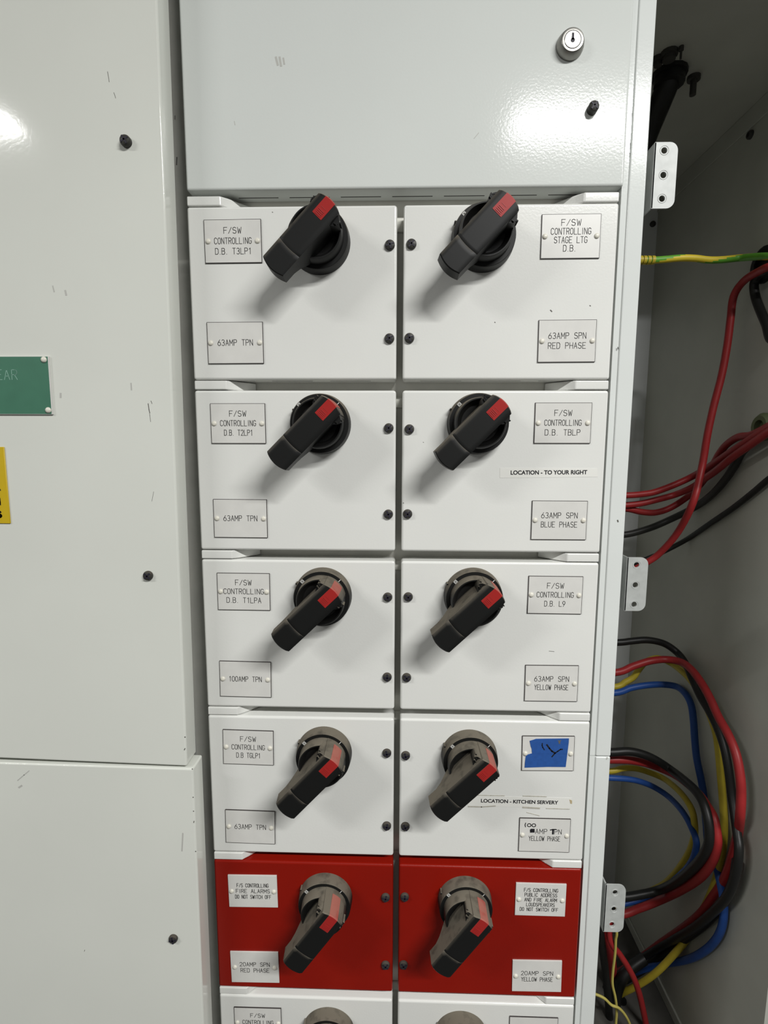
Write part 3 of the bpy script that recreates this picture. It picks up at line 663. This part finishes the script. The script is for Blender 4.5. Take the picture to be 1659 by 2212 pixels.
def cable(label, pts, M, dia, yb=.10, off=.010, lead=70, stripe=None, mats=None, name='cable', tail=True):
    P = []
    for k, q in enumerate(pts):
        px, py = q[:2]; wy = at(px, py, X=XS0).y
        if len(q) > 3: Y = min(q[2], wy-q[3]-dia/2)
        else: Y = q[2] if len(q) > 2 else min(yb, wy-off-dia/2)
        P.append(CAM+(at(px, py, Y=Y)-CAM)*KC)
    if lead: P.append(P[-1]+Vector((-.04, .006, 0)))
    def run_on(e, prev):   # carry each end on to what it goes into: the side wall, the inner wall or the floor
        d = e-prev
        if abs(d.z) > 1.2*abs(d.x) and d.z < 0 and e.z < -1.2: return [Vector((e.x, e.y, (e.z+ZF)/2)), Vector((e.x-.004, e.y+.004, ZF+.001))]
        if e.x > .66 and e.z < -.8: return []
        if abs(d.z) > 1.2*abs(d.x) and d.z > 0 and e.z < -.8: return [e+Vector((-.012, .02, .06)), Vector((.4735, e.y+.05, e.z+.09))]
        if e.x > .69: return [Vector((XS+.001, e.y-.012, e.z+.004))]
        return [Vector(((e.x+.474)/2, e.y+.008, e.z-.004)), Vector((.4735, e.y+.012, e.z-.010))]
    P = run_on(P[0], P[1])[::-1]+P+run_on(P[-1], P[-2])
    b = bmesh.new(); tube(b, P, dia*KC/2, 12, 0, 6, stripe)
    return obj(name, b, mats or M, cc if False else None), P, label
def ctag(r, group='cables in the open compartment'): return tag(r[0], r[2], 'cable', group)
E_ = lambda l: l[::-1]
# earth conductor with ribbed boot
e = thing('cable', 'green and yellow striped earth cable running level near the top', 'cable', at(1500, 558, Y=.0).to_tuple(), 'cables in the open compartment')
pe = [(1668, 552.5), (1640, 554), (1600, 557), (1560, 561), (1530, 561.5), (1500, 558), (1470, 557.5), (1440, 560), (1412, 562), (1390, 562)]
PE = [CAM+(at(x, y, Y=min(.020, at(x, y, X=XS0).y-.018))-CAM)*KC for x, y in pe]; PE += [PE[-1]+Vector((-.03, .006, 0)), Vector((.4735, PE[-1].y+.012, PE[-1].z-.006))]; PE.insert(0, Vector((XS+.001, PE[0].y-.012, PE[0].z+.003)))
b = bmesh.new(); tube(b, PE, .0050, 16, 0, 8, lambda t, j: 0 if ((j+t*1.6) % 1.0) < .5 else 1); obj('sheath', b, [EYEL, EGRN], e)
b = bmesh.new(); YE = -CD+(.020+CD)*KC; q0 = at(1413, 562, Y=YE); q1 = at(1380, 562, Y=YE); dx = (q1-q0)
for k in range(4): tube(b, [q0+dx*(k*.27), q0+dx*(k*.27+.20)], .0063, 14, 0, 1)
tube(b, [q0, q1], .0050, 12, 0, 1); obj('ribbed_boot', b, CYEL, e)['label'] = 'ribbed yellow end sleeve'
ctag(cable('red cable hanging in a long curve from the upper grommet', [(1668, 574), (1640, 586), (1607, 607), (1585, 640), (1578, 690), (1571, 745), (1559, 810), (1541, 880), (1528, 940), (1516, 1010), (1497, 1085, .01), (1464, 1150, .03), (1425, 1195, .045), (1395, 1216, .05), (1360, 1232, .055)], CRED, .0080, .02, .024))
ctag(cable('thick black cable bending down out of the upper grommet', [(1660, 585), (1642, 593), (1631, 606), (1629, 622), (1633, 645), (1643, 672), (1655, 700), (1668, 735)], CBLK, .0088, .05, .010, 0))
ctag(cable('red cable of the middle bundle, uppermost at the grommet and lowest at the frame', [(1690, 904), (1659, 922), (1622, 940), (1595, 944), (1570, 960), (1554, 980), (1541, 1003), (1518, 1040), (1489, 1070), (1450, 1096), (1417, 1107), (1387, 1106), (1352, 1099)], CRED, .0082, .10, .011))
ctag(cable('red cable of the middle bundle, uppermost where it meets the frame', [(1690, 908), (1656, 926), (1613, 954), (1576, 978), (1532, 1008), (1500, 1027), (1462, 1045), (1417, 1062), (1387, 1067.5), (1352, 1070)], CRED, .0082, .085, .021))
ctag(cable('red cable of the middle bundle, second down where it meets the frame', [(1690, 913), (1662, 932), (1622, 960), (1582, 988), (1546, 1017), (1518, 1037), (1493, 1054), (1457, 1069), (1417, 1080), (1387, 1087), (1352, 1091)], CRED, .0082, .095, .030))
ctag(cable('dark grey cable passing beneath the middle red bundle', [(1690, 920), (1650, 940), (1606, 973), (1589, 1002), (1568, 1034), (1539, 1067), (1500, 1096), (1448, 1122), (1403, 1141), (1350, 1155)], CGRY, .0088, .11, .006))
ctag(cable('slim black cable slanting down to the middle bracket', [(1668, 1030), (1625, 1065), (1584, 1097), (1534, 1131), (1484, 1165), (1435, 1191), (1407, 1203), (1365, 1218)], CBLK, .0064, .115, .004))
# lower loops: third row
ctag(cable('black cable of the big lower loop, highest of its four', E_([(1330, 1388), (1363, 1385), (1392, 1382.5), (1416, 1385), (1440, 1393), (1464, 1411), (1481, 1434), (1496, 1468), (1512.5, 1504), (1532, 1537), (1549, 1571), (1563, 1610), (1573, 1658), (1582, 1725), (1592, 1798, .10, .018), (1596, 1836, .095, .022), (1591, 1881, .09, .024), (1576, 1927, .09, .024), (1551, 1960, .09, .024), (1505, 2000, .09, .024), (1462, 2026, .09, .024), (1417, 2052, .09, .024), (1371, 2080, .09, .024), (1330, 2112, .09, .024), (1285, 2150, .09, .024)])[::-1], CBLK, .0092, .10, .012, 0))
ctag(cable('red cable of the big lower loop, reaching furthest right', [(1328, 1453), (1368, 1439), (1404, 1428), (1440, 1424.5), (1471.6, 1430.6), (1493, 1446), (1515, 1475), (1534, 1509), (1551, 1547), (1572.6, 1586), (1589, 1626), (1598, 1670), (1601, 1711), (1599, 1759), (1595, 1795, .10, .012), (1584, 1843, .11, .004), (1566, 1896, .11, .003), (1540, 1937, .11, .003), (1512, 1975, .11, .003), (1474, 2006, .11, .003), (1430, 2036, .11, .003), (1375, 2076, .11, .003), (1320, 2110, .11, .003)], CRED, .0094, .085, .024, 0))
ctag(cable('yellow cable of the big lower loop', [(1325, 1484), (1351, 1473), (1368, 1463), (1380, 1446), (1394.7, 1430), (1414, 1422.5), (1428, 1423), (1452, 1434), (1476.5, 1453), (1491, 1468), (1510, 1495), (1529, 1533), (1545, 1578), (1551, 1610), (1556, 1663), (1561, 1723), (1564, 1775), (1562, 1823), (1553, 1874), (1541, 1917), (1516, 1972, .02), (1487.5, 2023, .03), (1447, 2071, .04), (1417, 2101, .045), (1386, 2123, .055), (1350, 2142, .07), (1305, 2160, .08)], CYEL, .0084, .115, .004, 0))
ctag(cable('blue cable of the big lower loop, hooking round near the bottom', [(1325, 1497), (1363, 1486), (1399.5, 1480), (1433, 1478.7), (1462, 1483.5), (1481, 1499), (1493, 1523), (1498, 1557), (1500.5, 1595), (1505, 1638.6), (1515, 1687), (1521, 1727.6), (1526, 1783), (1531, 1830), (1546, 1868), (1558, 1916), (1564, 1962), (1558, 2007), (1538, 2040), (1508, 2063), (1477, 2075), (1440, 2082), (1395, 2092, .09, .006), (1340, 2112, .09, .006)], CBLU, .0086, .105, .006, 0))
# lower loops: fourth row
ctag(cable('black cable of the small lower loop, outermost at its top', [(1314, 1625), (1356, 1623), (1387.5, 1629), (1416, 1641), (1447.6, 1661.5), (1476.5, 1684), (1500.5, 1706), (1517, 1730), (1527, 1759), (1532, 1790), (1531, 1823), (1516, 1853.5), (1491, 1881), (1462, 1904), (1427, 1921.7), (1386.5, 1931.8), (1335, 1938)], CBLK, .0104, .055, .050, 0))
ctag(cable('bright red cable of the small lower loop', [(1314, 1641), (1356, 1642), (1392, 1648), (1428, 1660), (1460, 1675), (1486, 1694), (1510, 1715.6), (1527, 1740), (1541, 1764), (1547, 1793), (1549, 1823), (1538, 1861), (1513, 1894), (1472, 1921.7), (1427, 1944), (1381.5, 1962), (1330, 1977)], CRED, .0100, .070, .038, 0))
ctag(cable('yellow cable of the small lower loop', [(1313, 1666), (1344, 1660), (1373, 1660), (1404, 1669), (1435.6, 1683), (1464, 1706), (1484, 1730), (1496, 1754), (1500.5, 1783), (1500, 1805), (1490, 1838), (1472, 1869), (1450, 1896), (1427, 1914), (1380, 1936)], CYEL, .0078, .095, .026, 0))
ctag(cable('blue cable of the small lower loop, innermost', [(1312, 1680), (1356, 1683), (1385, 1689), (1414, 1701), (1443, 1720), (1467, 1744), (1484, 1768.5), (1496, 1793), (1503, 1812), (1504, 1830), (1496, 1858.5), (1477, 1884), (1440, 1915), (1400, 1938), (1335, 1956)], CBLU, .0076, .082, .032, 0))
# bottom corner
ctag(cable('dull red cable running down past the bottom of the picture', [(1318, 2030), (1339, 2062), (1354, 2085), (1370, 2115), (1381, 2147), (1388, 2176), (1396, 2216), (1402, 2260)], CRED, .0078, .035, .02, 0))
ctag(cable('thick dark red cable hanging below the lowest bracket', [(1308, 1990, .06), (1311, 2020, .06), (1317, 2055, .07), (1321, 2090, .08), (1322, 2150, .09)], CRED, .014, .06, .02, 0))
ctag(cable('thick black cable dropping beside the frame in the bottom corner', [(1294, 2000, .04), (1300, 2040, .045), (1306, 2085, .05), (1312, 2140, .05), (1316, 2190, .05), (1318, 2250, .05)], CBLK, .0098, .05, .02, 0))
ctag(cable('thin pale yellow wire hanging straight from the lowest bracket', [(1331, 2005, .03), (1330, 2030, .03), (1328.5, 2060, .03), (1324, 2098, .03), (1323, 2126, .03), (1329, 2154, .03), (1332, 2182, .03), (1330, 2216, .03), (1329, 2250, .03)], CTHN, .0034, .03, .02, 0))
ctag(cable('thin pale yellow wire crossing the straight one in the bottom corner', [(1278, 2147, .026), (1290, 2149, .025), (1306, 2157, .023), (1321, 2171, .022), (1336, 2177, .022), (1350, 2192, .024), (1361, 2214, .026), (1368, 2245, .028)], CTHN, .0034, .03, .02, 0))
ctag(cable('second black cable under the big lower loop, deeper in the bottom corner', [(1592, 1860, .11, .006), (1584, 1905, .11, .006), (1562, 1950, .11, .006), (1528, 1990, .11, .006), (1488, 2022, .11, .006), (1440, 2056, .11, .006), (1392, 2092, .10, .006), (1345, 2122, .10, .006), (1290, 2165, .10, .006)], CBLK, .0100, .11, .006, 0))
ctag(cable('thick black cable curving down behind the dull red one in the bottom corner', [(1392, 2070, .08), (1362, 2092, .075), (1340, 2122, .07), (1330, 2160, .07), (1334, 2205, .07), (1342, 2250, .07)], CBLK, .0150, .08, .02, 0))
# thick black cable through the gland
P = [gp+Vector((0, 0, .004))]+[at(px, py, Y=y) for px, py, y in ((1441, 184, gp.y+.004), (1428, 218, gp.y+.015), (1414, 252, gp.y+.03), (1398, 292, gp.y+.045), (1380, 345, gp.y+.055), (1368, 400, gp.y+.06))]
P.append(Vector((.4735, P[-1].y+.02, P[-1].z-.07)))
b = bmesh.new(); tube(b, P, .0150, 16, 0, 8); tag(obj('cable', b, CBLK), 'thickest black cable dropping from the roof gland at upper right', 'cable', 'cables in the open compartment')

for o in list(bpy.data.objects):
    if '_w' in o: del o['_w']
